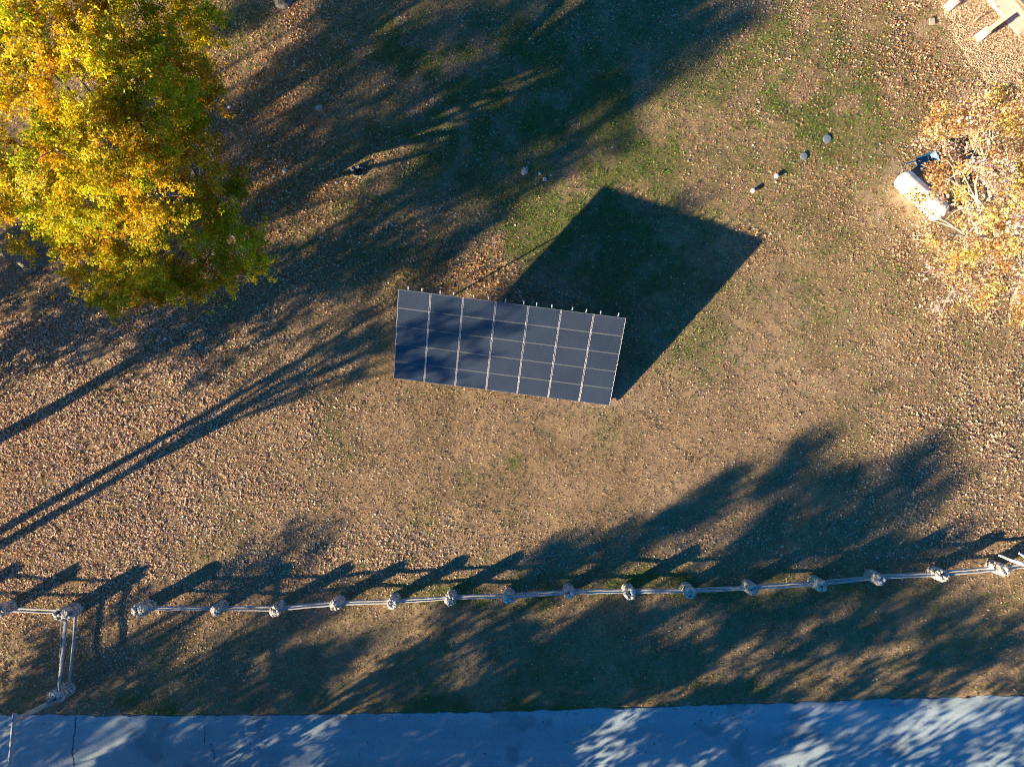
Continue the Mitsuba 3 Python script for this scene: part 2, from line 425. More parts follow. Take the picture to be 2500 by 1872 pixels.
gc = np.where(isg[:, None], cgr, cdry) * (tshade[own] * np.repeat(r.lognormal(0, 0.15, len(tx)), 5))[:, None]
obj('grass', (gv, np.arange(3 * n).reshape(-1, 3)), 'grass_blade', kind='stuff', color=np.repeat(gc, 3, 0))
labels['grass'].update(label='short dry tan lawn grass with patches still green', category='grass')

lx, ly, r = scatter(760000, lambda x, y, r: r.random(len(x)) < np.clip(fields(x, y)[0], 0, 1), 81)
n = len(lx)
warm = np.clip(blobs(lx, ly, [(700, 300, 560, 420, 1), (1050, 640, 300, 140, 0.9), (2100, 250, 320, 260, 0.5), (1400, 300, 400, 300, 0.8), (1800, 650, 160, 160, .5)]), 0, 1)
pale = pick(r, n, [(4, (0.62, 0.45, 0.315)), (3.4, (0.70, 0.55, 0.41)), (1.6, (0.42, 0.27, 0.165)), (1, (0.24, 0.14, 0.08)), (0.5, (0.55, 0.30, 0.09))])
oran = pick(r, n, [(4, (0.40, 0.205, 0.085)), (3, (0.50, 0.28, 0.12)), (2, (0.24, 0.11, 0.05)), (1, (0.56, 0.42, 0.28)), (0.7, (0.52, 0.33, 0.06))])
lc = np.where((r.random(n) < warm * 0.85)[:, None], oran, pale)
lc = lc * (0.80 + 0.20 * np.clip(fields(lx, ly)[0] * 1.5, 0, 1))[:, None]
dense = np.clip(fields(lx, ly)[0] * 1.2, 0, 1)
P = np.stack([lx, ly, ground_z(lx, ly) + 0.008 + r.uniform(0.0, 0.045, n) * (0.15 + 0.85 * dense)], 1)
v, f = leaf_mesh(P, np.clip(r.lognormal(-2.17, 0.28, n), 0.05, 0.19) * (0.72 + 0.3 * dense), r, lift=0.22 + 0.30 * dense, aspect=0.75)
obj('fallen_leaves', (v, f), 'dry_leaf', kind='stuff', color=np.repeat(lc, 4, 0))
labels['fallen_leaves'].update(label='tan and orange fallen leaves strewn over the lawn', category='leaves')
# a few leaves that blew onto the road
r = np.random.default_rng(83)
ux, uv_ = r.uniform(-27, 28, 150), np.abs(r.uniform(-1, 1, 150)) ** 1.8 * 4.5 + 0.1
uy = edge_y(ux) - uv_
v, f = leaf_mesh(np.stack([ux, uy, road_z(ux, uy) + 0.03], 1), r.uniform(0.06, 0.13, 150), r, lift=0.35, aspect=0.8)
obj('fallen_leaves', (v, f), 'dry_leaf', kind='stuff', color=np.repeat(pick(r, 150, [(2, (0.34, 0.22, 0.13)), (1, (0.20, 0.12, 0.07))]), 4, 0))
labels['fallen_leaves_001'].update(label='few brown leaves scattered on the grey road', category='leaves')

# ------------------------------------------------------------------ solar array
ar = thing('solar_array', 'large ground-mounted solar array of dark blue panels tilted towards the road', 'solar panels')
PW, PL, GAPU, GAPV = 1.674, 1.0096, 0.044, 0.008
AW, AL = 7 * PW + 6 * GAPU, 5 * PL + 4 * GAPV


def ap(u, v, n=0.0):
    return AC + AU * u + AV * v + AN * n


rng = np.random.default_rng(11)
for j in range(5):
    for i in range(7):
        cu, cv = -AW / 2 + PW / 2 + i * (PW + GAPU), -AL / 2 + PL / 2 + j * (PL + GAPV)
        dn = rng.normal(0, 0.0015)
        pk = part('panel', ar)
        obj('laminate', box(ap(cu, cv, -0.006 + dn), (PW - 0.03, PL - 0.03, 0.008), AU, AN), 'solar_cell', pk)
        for s in (-1, 1):
            obj('side_frame', box(ap(cu + s * (PW / 2 - 0.009), cv, -0.018 + dn), (0.018, PL, 0.04), AU, AN, 0.002), 'aluminium', pk)
            obj('edge_frame', box(ap(cu, cv + s * (PL / 2 - 0.012), -0.018 + dn), (PW - 0.040, 0.024, 0.0385), AU, AN, 0.002), 'dull_aluminium', pk)
fr_ = [(.30, .73), (.28, .70), (.30, .77), (.28, .85), (.23, .71), (.33, .77), (.19, .75)]
for i, ff in enumerate(fr_):
    u0 = -AW / 2 + i * (PW + GAPU)
    for q in ff:
        lo, hi = -AL / 2 - 0.05, AL / 2 + 0.21
        obj('rail', box(ap(u0 + q * PW, (lo + hi) / 2, -0.068), (0.055, hi - lo, 0.055), AU, AN, 0.006), 'aluminium', ar)
for i in range(6):                                                     # small bright clamps where four panels meet
    for j in range(6):
        v0 = np.clip(-AL / 2 + j * (PL + GAPV) - GAPV / 2, -AL / 2 + 0.03, AL / 2 - 0.03)
        if 0 < j < 5:
            obj('clamp', box(ap(-AW / 2 + (i + 1) * (PW + GAPU) - GAPU / 2, v0, 0.006), (0.05, 0.07, 0.012), AU, AN, 0.003), 'aluminium', ar)
for s in (-1, 1):                                                      # two cross pipes carried by posts
    vb = s * 1.55
    obj('cross_pipe', tube([ap(-AW / 2 + 0.15, vb, -0.14), ap(AW / 2 - 0.15, vb, -0.14)], 0.04, 10), 'steel_post', ar, smooth=40)
    for k in range(5):
        tp = ap(-AW / 2 + 0.9 + k * (AW - 1.8) / 4, vb, -0.16)
        obj('post', tube([[tp[0], tp[1], float(hz(tp[0], tp[1])) - 0.1], tp], 0.045, 10), 'steel_post', ar, smooth=40)

# ------------------------------------------------------------------ stone-filled fence posts and rails
rng = np.random.default_rng(21)


def pillar(parent, c, R, H, count, seed, ry=None):
    """A post of loose field stones held in a wire cylinder; ry: half-length of a long (oval) one along angle 0."""
    r = np.random.default_rng(seed)
    e = 1.0 if ry is None else ry / R
    k = part('pillar', parent)
    g = np.array([c[0], c[1], float(hz(c[0], c[1]))])
    ms = []
    z = 0.06
    while z < H:
        m = int(2 * np.pi * R * (0.5 + 0.5 * e) / 0.155)
        off = r.uniform(0, 6.28)
        for q in range(m):
            t = off + 2 * np.pi * q / m + r.normal(0, 0.06)
            s = stone(r, r.uniform(0.075, 0.115))
            s.apply_translation(g + [math.cos(t) * (R - 0.07) * e, math.sin(t) * (R - 0.07), z + r.normal(0, 0.02)])
            ms.append(s)
        z += 0.145
    for q in range(int(count * e)):
        t, rad = r.uniform(0, 6.28), (R - 0.06) * math.sqrt(r.random())
        s = stone(r, r.uniform(0.07, 0.12))
        s.apply_translation(g + [math.cos(t) * rad * e, math.sin(t) * rad, H - 0.03 + r.uniform(0, 0.09)])
        ms.append(s)
    obj('stones', cat(ms), 'field_stone', k, kind='stuff')
    core = trimesh.creation.cylinder(radius=R - 0.13, height=H - 0.1, sections=20)
    core.apply_transform(np.diag([e, 1, 1, 1.0]))
    core.apply_translation(g + [0, 0, (H - 0.1) / 2])
    obj('core', core, 'stone_core', k)
    th = np.linspace(0, 2 * np.pi, 25)
    wires = [tube(np.column_stack([g[0] + np.cos(th) * (R + 0.03) * e, g[1] + np.sin(th) * (R + 0.03), np.full(25, g[2] + zz)]), 0.004, 4) for zz in np.linspace(0.05, H, 7)]
    wires += [tube([[g[0] + math.cos(t) * (R + 0.03) * e, g[1] + math.sin(t) * (R + 0.03), g[2]], [g[0] + math.cos(t) * (R + 0.03) * e, g[1] + math.sin(t) * (R + 0.03), g[2] + H]], 0.004, 4) for t in np.linspace(0, 5.9, 14)]
    obj('wire_cage', cat(wires), 'galvanised_wire', k)
    return g


def rail(parent, a, b, za, zb, rad, rng, matl='weathered_wood', over=0.12):
    A, B = np.array([a[0], a[1], float(hz(a[0], a[1])) + za]), np.array([b[0], b[1], float(hz(b[0], b[1])) + zb])
    t = np.linspace(-0.06, 1.06, 9)[:, None]
    p = A + (B - A) * t
    p[:, 2] -= 0.05 * np.sin(np.clip(t[:, 0], 0, 1) * np.pi) * rng.uniform(0, 1)
    p[1:-1] += rng.normal(0, 0.008, (7, 3))
    obj('rail', tube(p, rad * np.linspace(1.08, 0.9, 9), 8, rng, 0.05), matl, parent, smooth=40)


PH = 1.08
long_px = [(352, 1484), (536, 1484), (678, 1485), (823, 1471), (961, 1467), (1101, 1458), (1243, 1454), (1389, 1444), (1535, 1443), (1680, 1441), (1831, 1434), (1995, 1424), (2136, 1409), (2291, 1401), (2437, 1387), (2590, 1372)]
fen = thing('rail_fence', 'long wooden rail fence with stone-filled wire posts between lawn and road', 'fence')
fc = []
for i, (u, v) in enumerate(long_px):
    c = at(u, v, 0.62)
    fc.append(pillar(fen, c, 0.29 if i else 0.33, PH + rng.uniform(-0.04, 0.05), 16, 100 + i, ry=0.46 if i == 0 else None))
for i in range(len(fc) - 1):
    for zz in (0.42, 0.88):
        rail(fen, fc[i], fc[i + 1], zz + rng.normal(0, 0.04), zz + rng.normal(0, 0.04), 0.06, rng)
fen2 = thing('rail_fence', 'short corner rail fence turning from the lawn to the road, at the left', 'fence')
c0, c1, c2 = (at(u, v, 0.6) for u, v in ((12, 1486), (168, 1493), (150, 1690)))
g0 = pillar(fen2, c0, 0.33, 1.12, 18, 131)
g1 = pillar(fen2, c1, 0.36, 1.15, 20, 132, ry=0.55)
g2 = pillar(fen2, c2, 0.34, 1.12, 18, 133, ry=0.52)
gm = g0 + np.array([-3.4, 0.15, 0])
pillar(fen2, gm, 0.31, 1.1, 16, 134)
for zz in (0.42, 0.90):
    rail(fen2, g0, g1, zz, zz + 0.03, 0.055, rng)
    rail(fen2, gm, g0, zz, zz, 0.055, rng)
rail(fen2, g1 + [0.1, 0, 0], g2 + [0.02, 0, 0], 0.95, 0.98, 0.085, rng, 'weathered_wood')
rail(fen2, g1 + [0.32, 0, 0], g2 + [0.30, 0, 0], 0.42, 0.45, 0.08, rng, 'weathered_wood')
obj('wire_brace', tube([g1 + [0.55, -0.1, 1.22], g1 + [-0.05, -0.32, 1.2], g2 + [0.22, 0.3, 1.18], g2 + [0.95, 0.62, 0.3]], 0.017, 6), 'galvanised_wire', fen2)
obj('wire_brace', tube([g2 + [0.05, 0.35, 1.16], g2 + [0.75, 0.75, 0.25]], 0.015, 6), 'galvanised_wire', fen2)

# ------------------------------------------------------------------ timber portal over the road
b1, b2 = at(146, 1702), at(129, 1946)
b1[2], b2[2] = hz(b1[0], b1[1]), hz(b2[0], b2[1])
po = thing('timber_portal', 'tall weathered post with a long cross beam over the road at the lower left', 'gateway')
h1 = 4.0
t1, t2 = b1 + [-0.02, 0.42, h1], b2 + [-0.1, -0.1, h1 + 0.1]
obj('post', tube(np.linspace(b1 - [0, 0, 0.1], t1, 8), np.linspace(0.15, 0.12, 8), 10, rng, 0.03), 'old_timber', po, smooth=40)
obj('post', tube(np.linspace(b2 - [0, 0, 0.1], t2, 8), np.linspace(0.15, 0.12, 8), 10, rng, 0.03), 'old_timber', po, smooth=40)
m1, m2 = b1 + (t1 - b1) * 0.90, b2 + (t2 - b2) * 0.90
dm = (m2 - m1) / np.linalg.norm(m2 - m1)
obj('beam', tube(np.linspace(m1 - dm * 0.45 + [0.06, 0, 0.23], m2 + dm * 0.45 + [0.06, 0, 0.23], 10), np.full(10, 0.105), 10, rng, 0.03), 'old_timber', po, smooth=40)

# ------------------------------------------------------------------ trees
YELLOW = [(6, (0.76, 0.54, 0.022)), (4, (0.58, 0.50, 0.025)), (2, (0.76, 0.40, 0.025)), (2, (0.32, 0.34, 0.025)), (1, (0.78, 0.62, 0.20)), (0.5, (0.48, 0.20, 0.03))]
TAN = [(5, (0.66, 0.48, 0.36)), (4, (0.72, 0.57, 0.47)), (1.3, (0.64, 0.42, 0.13)), (0.8, (0.62, 0.52, 0.12)), (1.0, (0.38, 0.23, 0.12)), (0.4, (0.40, 0.44, 0.10))]
BROWN = [(3, (0.32, 0.18, 0.07)), (2, (0.42, 0.27, 0.09)), (1, (0.25, 0.2, 0.05))]


def bend(a, b, r, k=6, amp=0.06, droop=0.0):
    t = np.linspace(0, 1, k)[:, None]
    L = np.linalg.norm(b - a)
    p = a + (b - a) * t
    p += np.sin(t * np.pi) * r.normal(0, amp * L, 3)
    p[:, 2] += np.sin(t[:, 0] * np.pi) * droop * L
    p[1:-1] += r.normal(0, amp * L * 0.25, (k - 2, 3))
    return p


def tree(key, base, tops, clusters, leaf_n, leaf_size, table, r0, seed, bark='bark_grey', tuft=0.35, tuft_n=9, twigs=3, twig_r=0.012, flare=True, lift=0.9, branch=True, low=0.35, clump=7.0, hues=None, csz=0.34):
    """tops: trunk polyline points above base; clusters: (point, radius) of foliage."""
    r = np.random.default_rng(seed)
    pts = [np.asarray(base, float) - [0, 0, 0.15], np.asarray(base, float) + [0, 0, 0.45]] + [np.asarray(q, float) for q in tops]
    s = np.linspace(0, len(pts) - 1, 4 * len(pts))
    poly = np.stack([np.interp(s, np.arange(len(pts)), np.array(pts)[:, k]) for k in range(3)], 1)
    hh = (poly[:, 2] - base[2]) / max(poly[-1, 2] - base[2], 1e-6)
    poly[2:-1, :2] += r.normal(0, 0.035, (len(poly) - 3, 2))
    rad = r0 * (1 - 0.78 * np.clip(hh, 0, 1)) * (1 + (0.75 * np.exp(-np.maximum(poly[:, 2] - base[2], 0) / 0.35) if flare else 0))
    obj('trunk', tube(poly, rad, 14, r, 0.05), bark, key, smooth=60)
    tw = []
    for c, cr in clusters:
        c = np.asarray(c, float)
        if branch:
            zt = base[2] + (c[2] - base[2]) * r.uniform(low, low + 0.35)
            i = int(np.argmin(np.abs(poly[:, 2] - zt)))
            a = poly[i]
            p = bend(a, c, r, 7, 0.05, 0.04)
            ra = min(rad[i] * 0.55, 0.03 + 0.02 * np.linalg.norm(c - a))
            obj('branch', tube(p, np.linspace(ra, 0.025, 7), 7, r, 0.06), bark, key, smooth=60)
            for q in range(twigs):
                st = p[r.integers(3, 7)]
                dq = r.normal(size=3)
                en = c + dq / np.linalg.norm(dq) * cr * r.uniform(0.55, 1.0)
                tw.append(tube(bend(st, en, r, 5, 0.07), np.linspace(twig_r * 1.9, twig_r * 0.5, 5), 5))
    if tw:
        obj('twigs', cat(tw), bark, key, kind='stuff')
    subs, sr = [], []
    for c, cr in clusters:
        m = max(2, int(clump * cr ** 2))
        d = r.normal(size=(m, 3)) + [0, 0, 0.35]
        d /= np.linalg.norm(d, axis=1, keepdims=True)
        subs.append(np.asarray(c) + d * (cr * r.uniform(0.45, 1.0, (m, 1))) * [1, 1, 0.8])
        sr.append(r.uniform(csz * 0.6, csz * 1.4, m) * min(1.0, 0.6 + 0.3 * cr))
    subs, sr = np.vstack(subs), np.concatenate(sr)
    wts = sr ** 2
    own = np.repeat(np.arange(len(subs)), r.multinomial(leaf_n // tuft_n, wts / wts.sum()))
    SP = 11
    dirs = r.normal(size=(len(subs), SP, 3)) + [0, 0, 0.25]
    dirs /= np.linalg.norm(dirs, axis=2, keepdims=True)
    dirs *= r.uniform(0.6, 1.35, (len(subs), SP, 1)) * [1, 1, 0.75]
    ray = r.integers(0, SP, len(own))
    ext = r.random(len(own)) ** 0.6
    P = subs[own] + dirs[own, ray] * (sr[own] * 1.7 * ext)[:, None] + r.normal(0, 0.09, (len(own), 3)) * (1.25 - 0.7 * ext)[:, None]
    stray = r.random(len(P)) < 0.05
    P[stray] += r.normal(0, 0.5, (stray.sum(), 3))
    tone = r.lognormal(0, 0.22, (len(subs), 1))[own] * r.lognormal(0, 0.10, (len(P), 1))
    n = len(P) * tuft_n
    Q = np.repeat(P, tuft_n, 0) + r.normal(0, tuft, (n, 3)) * [1, 1, 0.6]
    v, f = leaf_mesh(Q, r.uniform(0.7, 1.3, n) * leaf_size, r, lift=lift, aspect=0.7)
    if hues is not None:
        tint = np.array(hues)[r.integers(0, len(hues), len(subs))][own]
        tone = tone * tint
    col = pick(r, n, table) * np.repeat(tone, tuft_n, 0)
    obj('crown', (v, f), 'tree_leaf', key, kind='stuff', color=np.repeat(np.clip(col, 0.004, 0.8), 4, 0))


def CL(*rows):
    """(u, v, height above the lawn, radius) -> (point, radius)."""
    return [(at(u, v, h), rr) for u, v, h, rr in rows]


yb = at(570, 558)
k = thing('yellow_tree', 'big tree with a dense golden yellow crown filling the upper left corner', 'tree')
tree(k, yb, [at(500, 515, 4), at(420, 450, 8), at(320, 390, 12), at(230, 330, 16)],
     CL((90, 80, 14, 2.0), (300, 70, 13, 2.1), (430, 130, 10.5, 1.9), (200, 200, 16, 2.1), (360, 240, 14, 2.1), (60, 260, 14, 2.0), (140, 370, 15.5, 2.1), (300, 380, 15, 2.1),
        (405, 300, 11.5, 1.7), (470, 40, 8.5, 1.5), (60, 460, 12.5, 1.9), (220, 490, 12.5, 1.9), (370, 470, 11.5, 1.9), (470, 440, 8.5, 1.2), (180, 590, 9.5, 1.5), (300, 590, 9, 1.7),
        (420, 570, 7.5, 1.5), (40, 550, 10, 1.2), (540, 540, 5.5, 1.3), (590, 640, 4.6, 1.2), (320, 690, 6.5, 1.5), (220, 650, 7.5, 1.2), (420, 670, 5.8, 1.2), (300, 745, 5.2, 0.8), (-60, 150, 13, 2.2),
        (-60, 380, 13, 2.2), (100, -60, 13, 2.2), (300, -50, 12, 2.2), (450, -40, 9, 1.6), (-40, 20, 12, 2), (500, 620, 5.5, 1.3), (560, 690, 4.4, 1.1), (620, 600, 4.6, 1.0), (470, 690, 5.2, 1.3), (380, 720, 5.6, 1.2), (250, 720, 6, 1.1),
        (540, 470, 6.5, 1.4), (480, 530, 7, 1.5), (350, 640, 7.5, 1.6), (260, 560, 9, 1.7), (130, 510, 11, 1.7), (455, 330, 9.5, 1.3), (455, 205, 9.5, 1.4), (465, 110, 9, 1.3)),
     270000, 0.108, YELLOW, 0.33, 301, tuft=0.085, tuft_n=8, twigs=3, clump=3.4, csz=0.46, hues=[(1, 1, 1), (0.70, 0.95, 0.9), (0.95, 0.78, 0.8), (0.82, 0.92, 0.8), (1.05, 0.98, 1.5)])
lb = at(76, 648)
k = thing('left_tree', 'grey tree trunk with flared roots at the left edge below the yellow crown', 'tree')
tree(k, lb, [lb + [-0.5, 0.9, 3], lb + [-1.2, 1.6, 7], lb + [-1.6, 1.9, 13]],
     [(lb + np.array(q), rr) for *q, rr in ((-3.5, 3.5, 8.5, 2), (-4.5, 0.5, 9.5, 2.2), (-1.5, 5, 10, 2.2), (-2.5, 1.5, 13, 2.4), (-5, 3, 12, 2.2), (-4.0, -2.2, 9, 1.6))],
     12000, 0.15, YELLOW, 0.30, 302, tuft=0.35)
tb = at(692, 2)
k = thing('top_tree', 'trunk of a tree standing at the top edge, its crown above the view', 'tree')
tree(k, tb, [tb + [-0.2, 0.5, 3], tb + [-0.3, 1.2, 7], tb + [-0.4, 1.6, 13]],
     [(tb + np.array(q), rr) for *q, rr in ((-2.5, 3.5, 9, 2), (2.0, 4.5, 9, 2), (0, 3.5, 13, 2.4), (-1.5, 6, 11, 2.2), (2.5, 2.5, 12, 1.8))],
     9000, 0.16, YELLOW, 0.34, 303, tuft=0.35)
rb = at(2372, 604)
k = thing('tan_tree', 'sparse tree with pale tan leaves and grey bare limbs leaning over the white tank', 'tree')
tree(k, rb, [rb + [0.3, 0.1, 2.2], rb + [0.5, 0.3, 4.5], rb + [0.9, 0.5, 7.5]],
     CL((2300, 330, 4.2, 1.5), (2390, 300, 5, 1.5), (2300, 420, 3.6, 1.1), (2390, 410, 5.5, 1.5), (2470, 350, 6, 1.6), (2330, 500, 3.4, 1.2), (2420, 520, 6, 1.6), (2480, 470, 7.5, 1.7), (2260, 590, 3.2, 0.9),
        (2360, 640, 4.2, 1.4), (2460, 640, 6, 1.6), (2310, 690, 3.4, 1.0), (2380, 730, 4, 1.1), (2470, 740, 5, 1.4), (2290, 755, 3.0, 0.6), (2440, 250, 5, 1.2), (2550, 300, 6.5, 1.8), (2560, 560, 7.5, 2),
        (2560, 700, 6, 1.8), (2500, 220, 5, 1.2), (2245, 500, 2.6, 0.6)),
     31000, 0.125, TAN, 0.26, 304, bark='bark_pale', tuft=0.13, tuft_n=7, twigs=6, twig_r=0.022, low=0.2, clump=4.2, csz=0.33, hues=[(1, 1, 1), (1, 1, 1.2), (0.95, 0.95, 0.5), (1, 0.8, 0.6)])

# trees that stand outside the frame towards the sun; their shadows cross the lawn and the road
def far_tree(name, label, s, w, hgt, wide, n, seed, low=0.45, r0=0.2, ls=0.26, lean=0.0, ncl=11, cat_='tree', group=None, extra=()):
    r = np.random.default_rng(seed)
    b = sw(s, w)
    k = thing(name, label, cat_, group)
    cl = []
    for q in range(ncl):
        z = hgt * (low + (0.97 - low) * (q + r.uniform(0.1, 0.9)) / ncl)
        rr = wide * math.sin(math.pi * np.clip(0.18 + 0.8 * (z / hgt - low) / (1 - low), 0.12, 0.93)) * r.uniform(0.35, 1.0)
        t = q * 2.4 + r.uniform(-0.5, 0.5)
        cl.append((b + [rr * math.cos(t), rr * math.sin(t), z], wide * r.uniform(0.3, 0.5)))
    cl += [(sw(s, w_, z_), r_) for w_, z_, r_ in extra]
    tops = [b + [lean * 0.3, 0, hgt * 0.35], b + [lean * 0.7, lean * 0.2, hgt * 0.7], b + [lean, lean * 0.3, hgt]]
    tree(k, b, tops, cl, n, ls, BROWN, r0, seed + 1, tuft=0.28, tuft_n=7, twigs=2, twig_r=0.02)


k = thing('leafy_tree', 'two-stemmed tree left of the view whose twin trunk shadows cross the lawn to the array', 'tree')
tb_ = sw(-32.5, 6.45)
tree(k, tb_, [tb_ + [0, 0, 3.2], tb_ + [0.1, 0.05, 6.4], tb_ + [0.0, 0.0, 9.6]],
     [(sw(-32.5 + a_, w_, z_), r_) for a_, w_, z_, r_ in ((0, 6.2, 6.9, 0.9), (0.6, 5.2, 7.7, 1.0), (-0.5, 4.2, 8.9, 0.9), (0.3, 3.0, 9.5, 0.8), (-0.4, 2.4, 10.1, 0.7), (0.5, 4.6, 10.0, 0.9), (0, 7.4, 8.0, 0.9), (0.2, 8.3, 9.0, 0.9),
                                                       (0.2, 3.6, 11.0, 0.7), (0.4, 7.8, 7.0, 0.6), (0.5, 4.0, 12.0, 0.6), (-0.5, 3.0, 11.8, 0.5), (0.3, 5.0, 11.2, 0.6), (0, 1.9, 9.0, 0.5), (0.3, 5.6, 5.7, 0.5), (-0.3, 7.6, 5.4, 0.5), (0, 6.8, 6.2, 0.6), (0.4, 4.9, 6.5, 0.5), (0, 8.2, 6.0, 0.5))],
     3300, 0.24, BROWN, 0.23, 402, tuft=0.25, tuft_n=7, twigs=3, twig_r=0.03)
b_ = sw(-32.5, 7.2)
obj('trunk', tube([b_ - [0, 0, 0.1], b_ + [0, 0, 3], b_ + [0.05, 0, 6], b_ + [-0.1, 0.1, 8.6]], [0.24, 0.19, 0.14, 0.05], 10), 'bark_grey', k, smooth=60)
far_tree('leafy_tree', 'tree left of the view casting the dark trunk shadow under the yellow crown', -33, 12.0, 14.8, 3.9, 12500, 411, low=0.30, r0=0.36, ncl=18, extra=((9.6, 8.5, 1.0), (8.9, 9.8, 0.9), (9.8, 10.8, 1.2), (9.0, 12.0, 0.9), (10.0, 7.2, 1.0)))
far_tree('leafy_tree', 'tree left of the view casting the trunk shadow at the left edge', -34, 16.2, 16, 3.8, 10000, 421, low=0.16, r0=0.32, ncl=18)
far_tree('leafy_tree', 'tree far to the left shading the lawn under the yellow crown', -37, 20.4, 14.5, 3.8, 9500, 441, low=0.2, r0=0.22)
far_tree('leafy_tree', 'tree far to the upper left shading the top edge of the lawn', -37, 24.6, 13.5, 3.8, 9000, 451, low=0.2, r0=0.22)
S = [(-30.5, -10.3, 8.0, 1.0, 260, 0.13, 0.6), (-28.5, -13.4, 12.4, 3.2, 9000, 0.22, 0.2), (-21.5, -17.9, 10.4, 3.0, 7500, 0.2, 0.14), (-16, -20.8, 8.6, 2.7, 5600, 0.2, 0.12), (-10.5, -23.8, 7.6, 2.5, 5000, 0.16, 0.10),
     (-5, -27.0, 6.4, 2.2, 3300, 0.15, 0.10), (-30, -11.0, 11.8, 2.3, 4800, 0.2, 0.12), (-41, -8.4, 7.2, 2.4, 4800, 0.2, 0.08), (-34, -17.0, 9.5, 2.8, 3200, 0.2, 0.15), (-28, -21.5, 9, 2.6, 2600, 0.2, 0.2), (1, -30.2, 5.4, 2.0, 2000, 0.14, 0.12),
     (-45, -5.0, 8.2, 2.5, 3600, 0.18, 0.08), (-47, -1.9, 9.2, 2.5, 2400, 0.18, 0.1), (-25.5, -15.8, 11.4, 2.6, 5600, 0.18, 0.25)]
for i, (w, h, lo) in enumerate(((-2.6, 10.3, 0.66), (-5.4, 11.8, 0.62), (-8.6, 13.2, 0.60), (-11.6, 14.5, 0.62), (-14.8, 16.0, 0.68))):
    far_tree('roadside_tree', ('first', 'second', 'third', 'fourth', 'fifth')[i] + ' distant thin-crowned tree far beyond the lower left corner of the view', -62, w, h, 2.0, 4000, 700 + 10 * i, low=lo, r0=0.16, ls=0.16, ncl=14, group='trees beyond the road')
WORDS = ['slender sapling', 'tallest dense tree', 'second dense tree', 'third dense tree', 'short rounded tree', 'low spreading tree', 'narrow rear tree', 'far lone tree', 'broad rear tree', 'thin rear tree', 'small end tree', 'far western tree', 'westernmost tree', 'second tallest tree']
for i, (s, w, hg, wd, n, r0, lo) in enumerate(S):
    far_tree('roadside_tree', f'{WORDS[i]} south of the road outside the view, shading road and verge', s, w, hg, wd, n, 500 + 10 * i, low=lo, r0=r0, group='trees beyond the road')

# ------------------------------------------------------------------ propane tank and its surroundings
e0, e1 = at(2208, 440, 0.62), at(2292, 516, 0.62)
ax = (e1 - e0) / np.linalg.norm(e1 - e0)
cc = (e0 + e1) / 2
tk = thing('gas_tank', 'white horizontal gas tank with rounded ends beside the tan tree', 'tank')
R_, Lh = 0.54, np.linalg.norm(e1 - e0) / 2 + 0.02
prof = [(1e-4, -Lh - 0.36)] + [(R_ * math.sin(t), -Lh - 0.36 * math.cos(t)) for t in np.linspace(0.15, math.pi / 2, 9)] + [(R_ * math.sin(t), Lh + 0.36 * math.cos(t)) for t in np.linspace(math.pi / 2, 0.15, 9)] + [(1e-4, Lh + 0.36)]
obj('shell', lathe(prof, cc, ax, 40), 'white_paint', tk, smooth=40)
for s in (-1, 1):
    th = np.linspace(0, 2 * math.pi, 41)
    d_, a_, b_ = frame_of(ax)
    obj('weld_band', tube([cc + ax * Lh * s + (a_ * math.cos(t) + b_ * math.sin(t)) * (R_ + 0.003) for t in th], 0.012, 6), 'white_paint', tk, smooth=60)
    for q in (-1, 1):
        foot = cc + ax * Lh * 0.62 * s + np.cross(ax, [0, 0, 1]) * 0.27 * q
        obj('leg', box([foot[0], foot[1], (foot[2] - 0.42 + hz(foot[0], foot[1])) / 2 - 0.02], (0.22, 0.06, foot[2] - 0.42 - hz(foot[0], foot[1]) + 0.22), ax, (0, 0, 1), 0.008), 'white_paint', tk)
lid = lathe([(1e-4, 0.20), (0.10, 0.195), (0.165, 0.16), (0.19, 0.09), (0.19, -0.06), (1e-4, -0.06)], cc + [0, 0, R_ + 0.0] + ax * 0.1, (0, 0, 1), 24)
obj('valve_dome', lid, 'white_paint', tk, smooth=40)
nrm = np.cross(ax, [0, 0, 1])
nrm = nrm if nrm[0] > 0 else -nrm
dd = nrm * 0.62 + np.array([0, 0, 0.78])
obj('sticker', box(cc + dd * (R_ + 0.004) - ax * 0.02, (0.34, 0.22, 0.006), ax, dd), 'purple_sticker', tk)

wb = at(2246, 402)
wb[2] = hz(wb[0], wb[1])
k = thing('wheelbarrow', 'blue wheelbarrow under the tan tree just above the white tank', 'wheelbarrow')
hd = np.array([0.88, 0.42, 0.0])
hd /= np.linalg.norm(hd)
sd = np.array([-hd[1], hd[0], 0])


def wl(a, b, z):
    return wb + 1.15 * (hd * a + sd * b + [0, 0, z])


tv = np.array([wl(-0.35, -0.2, 0.34), wl(0.30, -0.16, 0.28), wl(0.30, 0.16, 0.28), wl(-0.35, 0.2, 0.34), wl(-0.52, -0.34, 0.62), wl(0.52, -0.28, 0.66), wl(0.52, 0.28, 0.66), wl(-0.52, 0.34, 0.62)])
tq = np.array([[0, 1, 2, 3], [0, 4, 5, 1], [1, 5, 6, 2], [2, 6, 7, 3], [3, 7, 4, 0]])
inner = tv * 1.0
inner[:4] += [0, 0, 0.02]
inner[4:] = tv[4:] + (tv[:4].mean(0) - tv[4:]) * [0.03, 0.03, 0.0]
tray = trimesh.Trimesh(np.vstack([tv, inner]), np.vstack([tq[:, [0, 2, 1]], tq[:, [0, 3, 2]], tq[:, [0, 1, 2]] + 8, tq[:, [0, 2, 3]] + 8,
                       [[4, 12, 13], [4, 13, 5], [5, 13, 14], [5, 14, 6], [6, 14, 15], [6, 15, 7], [7, 15, 12], [7, 12, 4]]]), process=False)
obj('tray', tray, 'blue_paint', k)
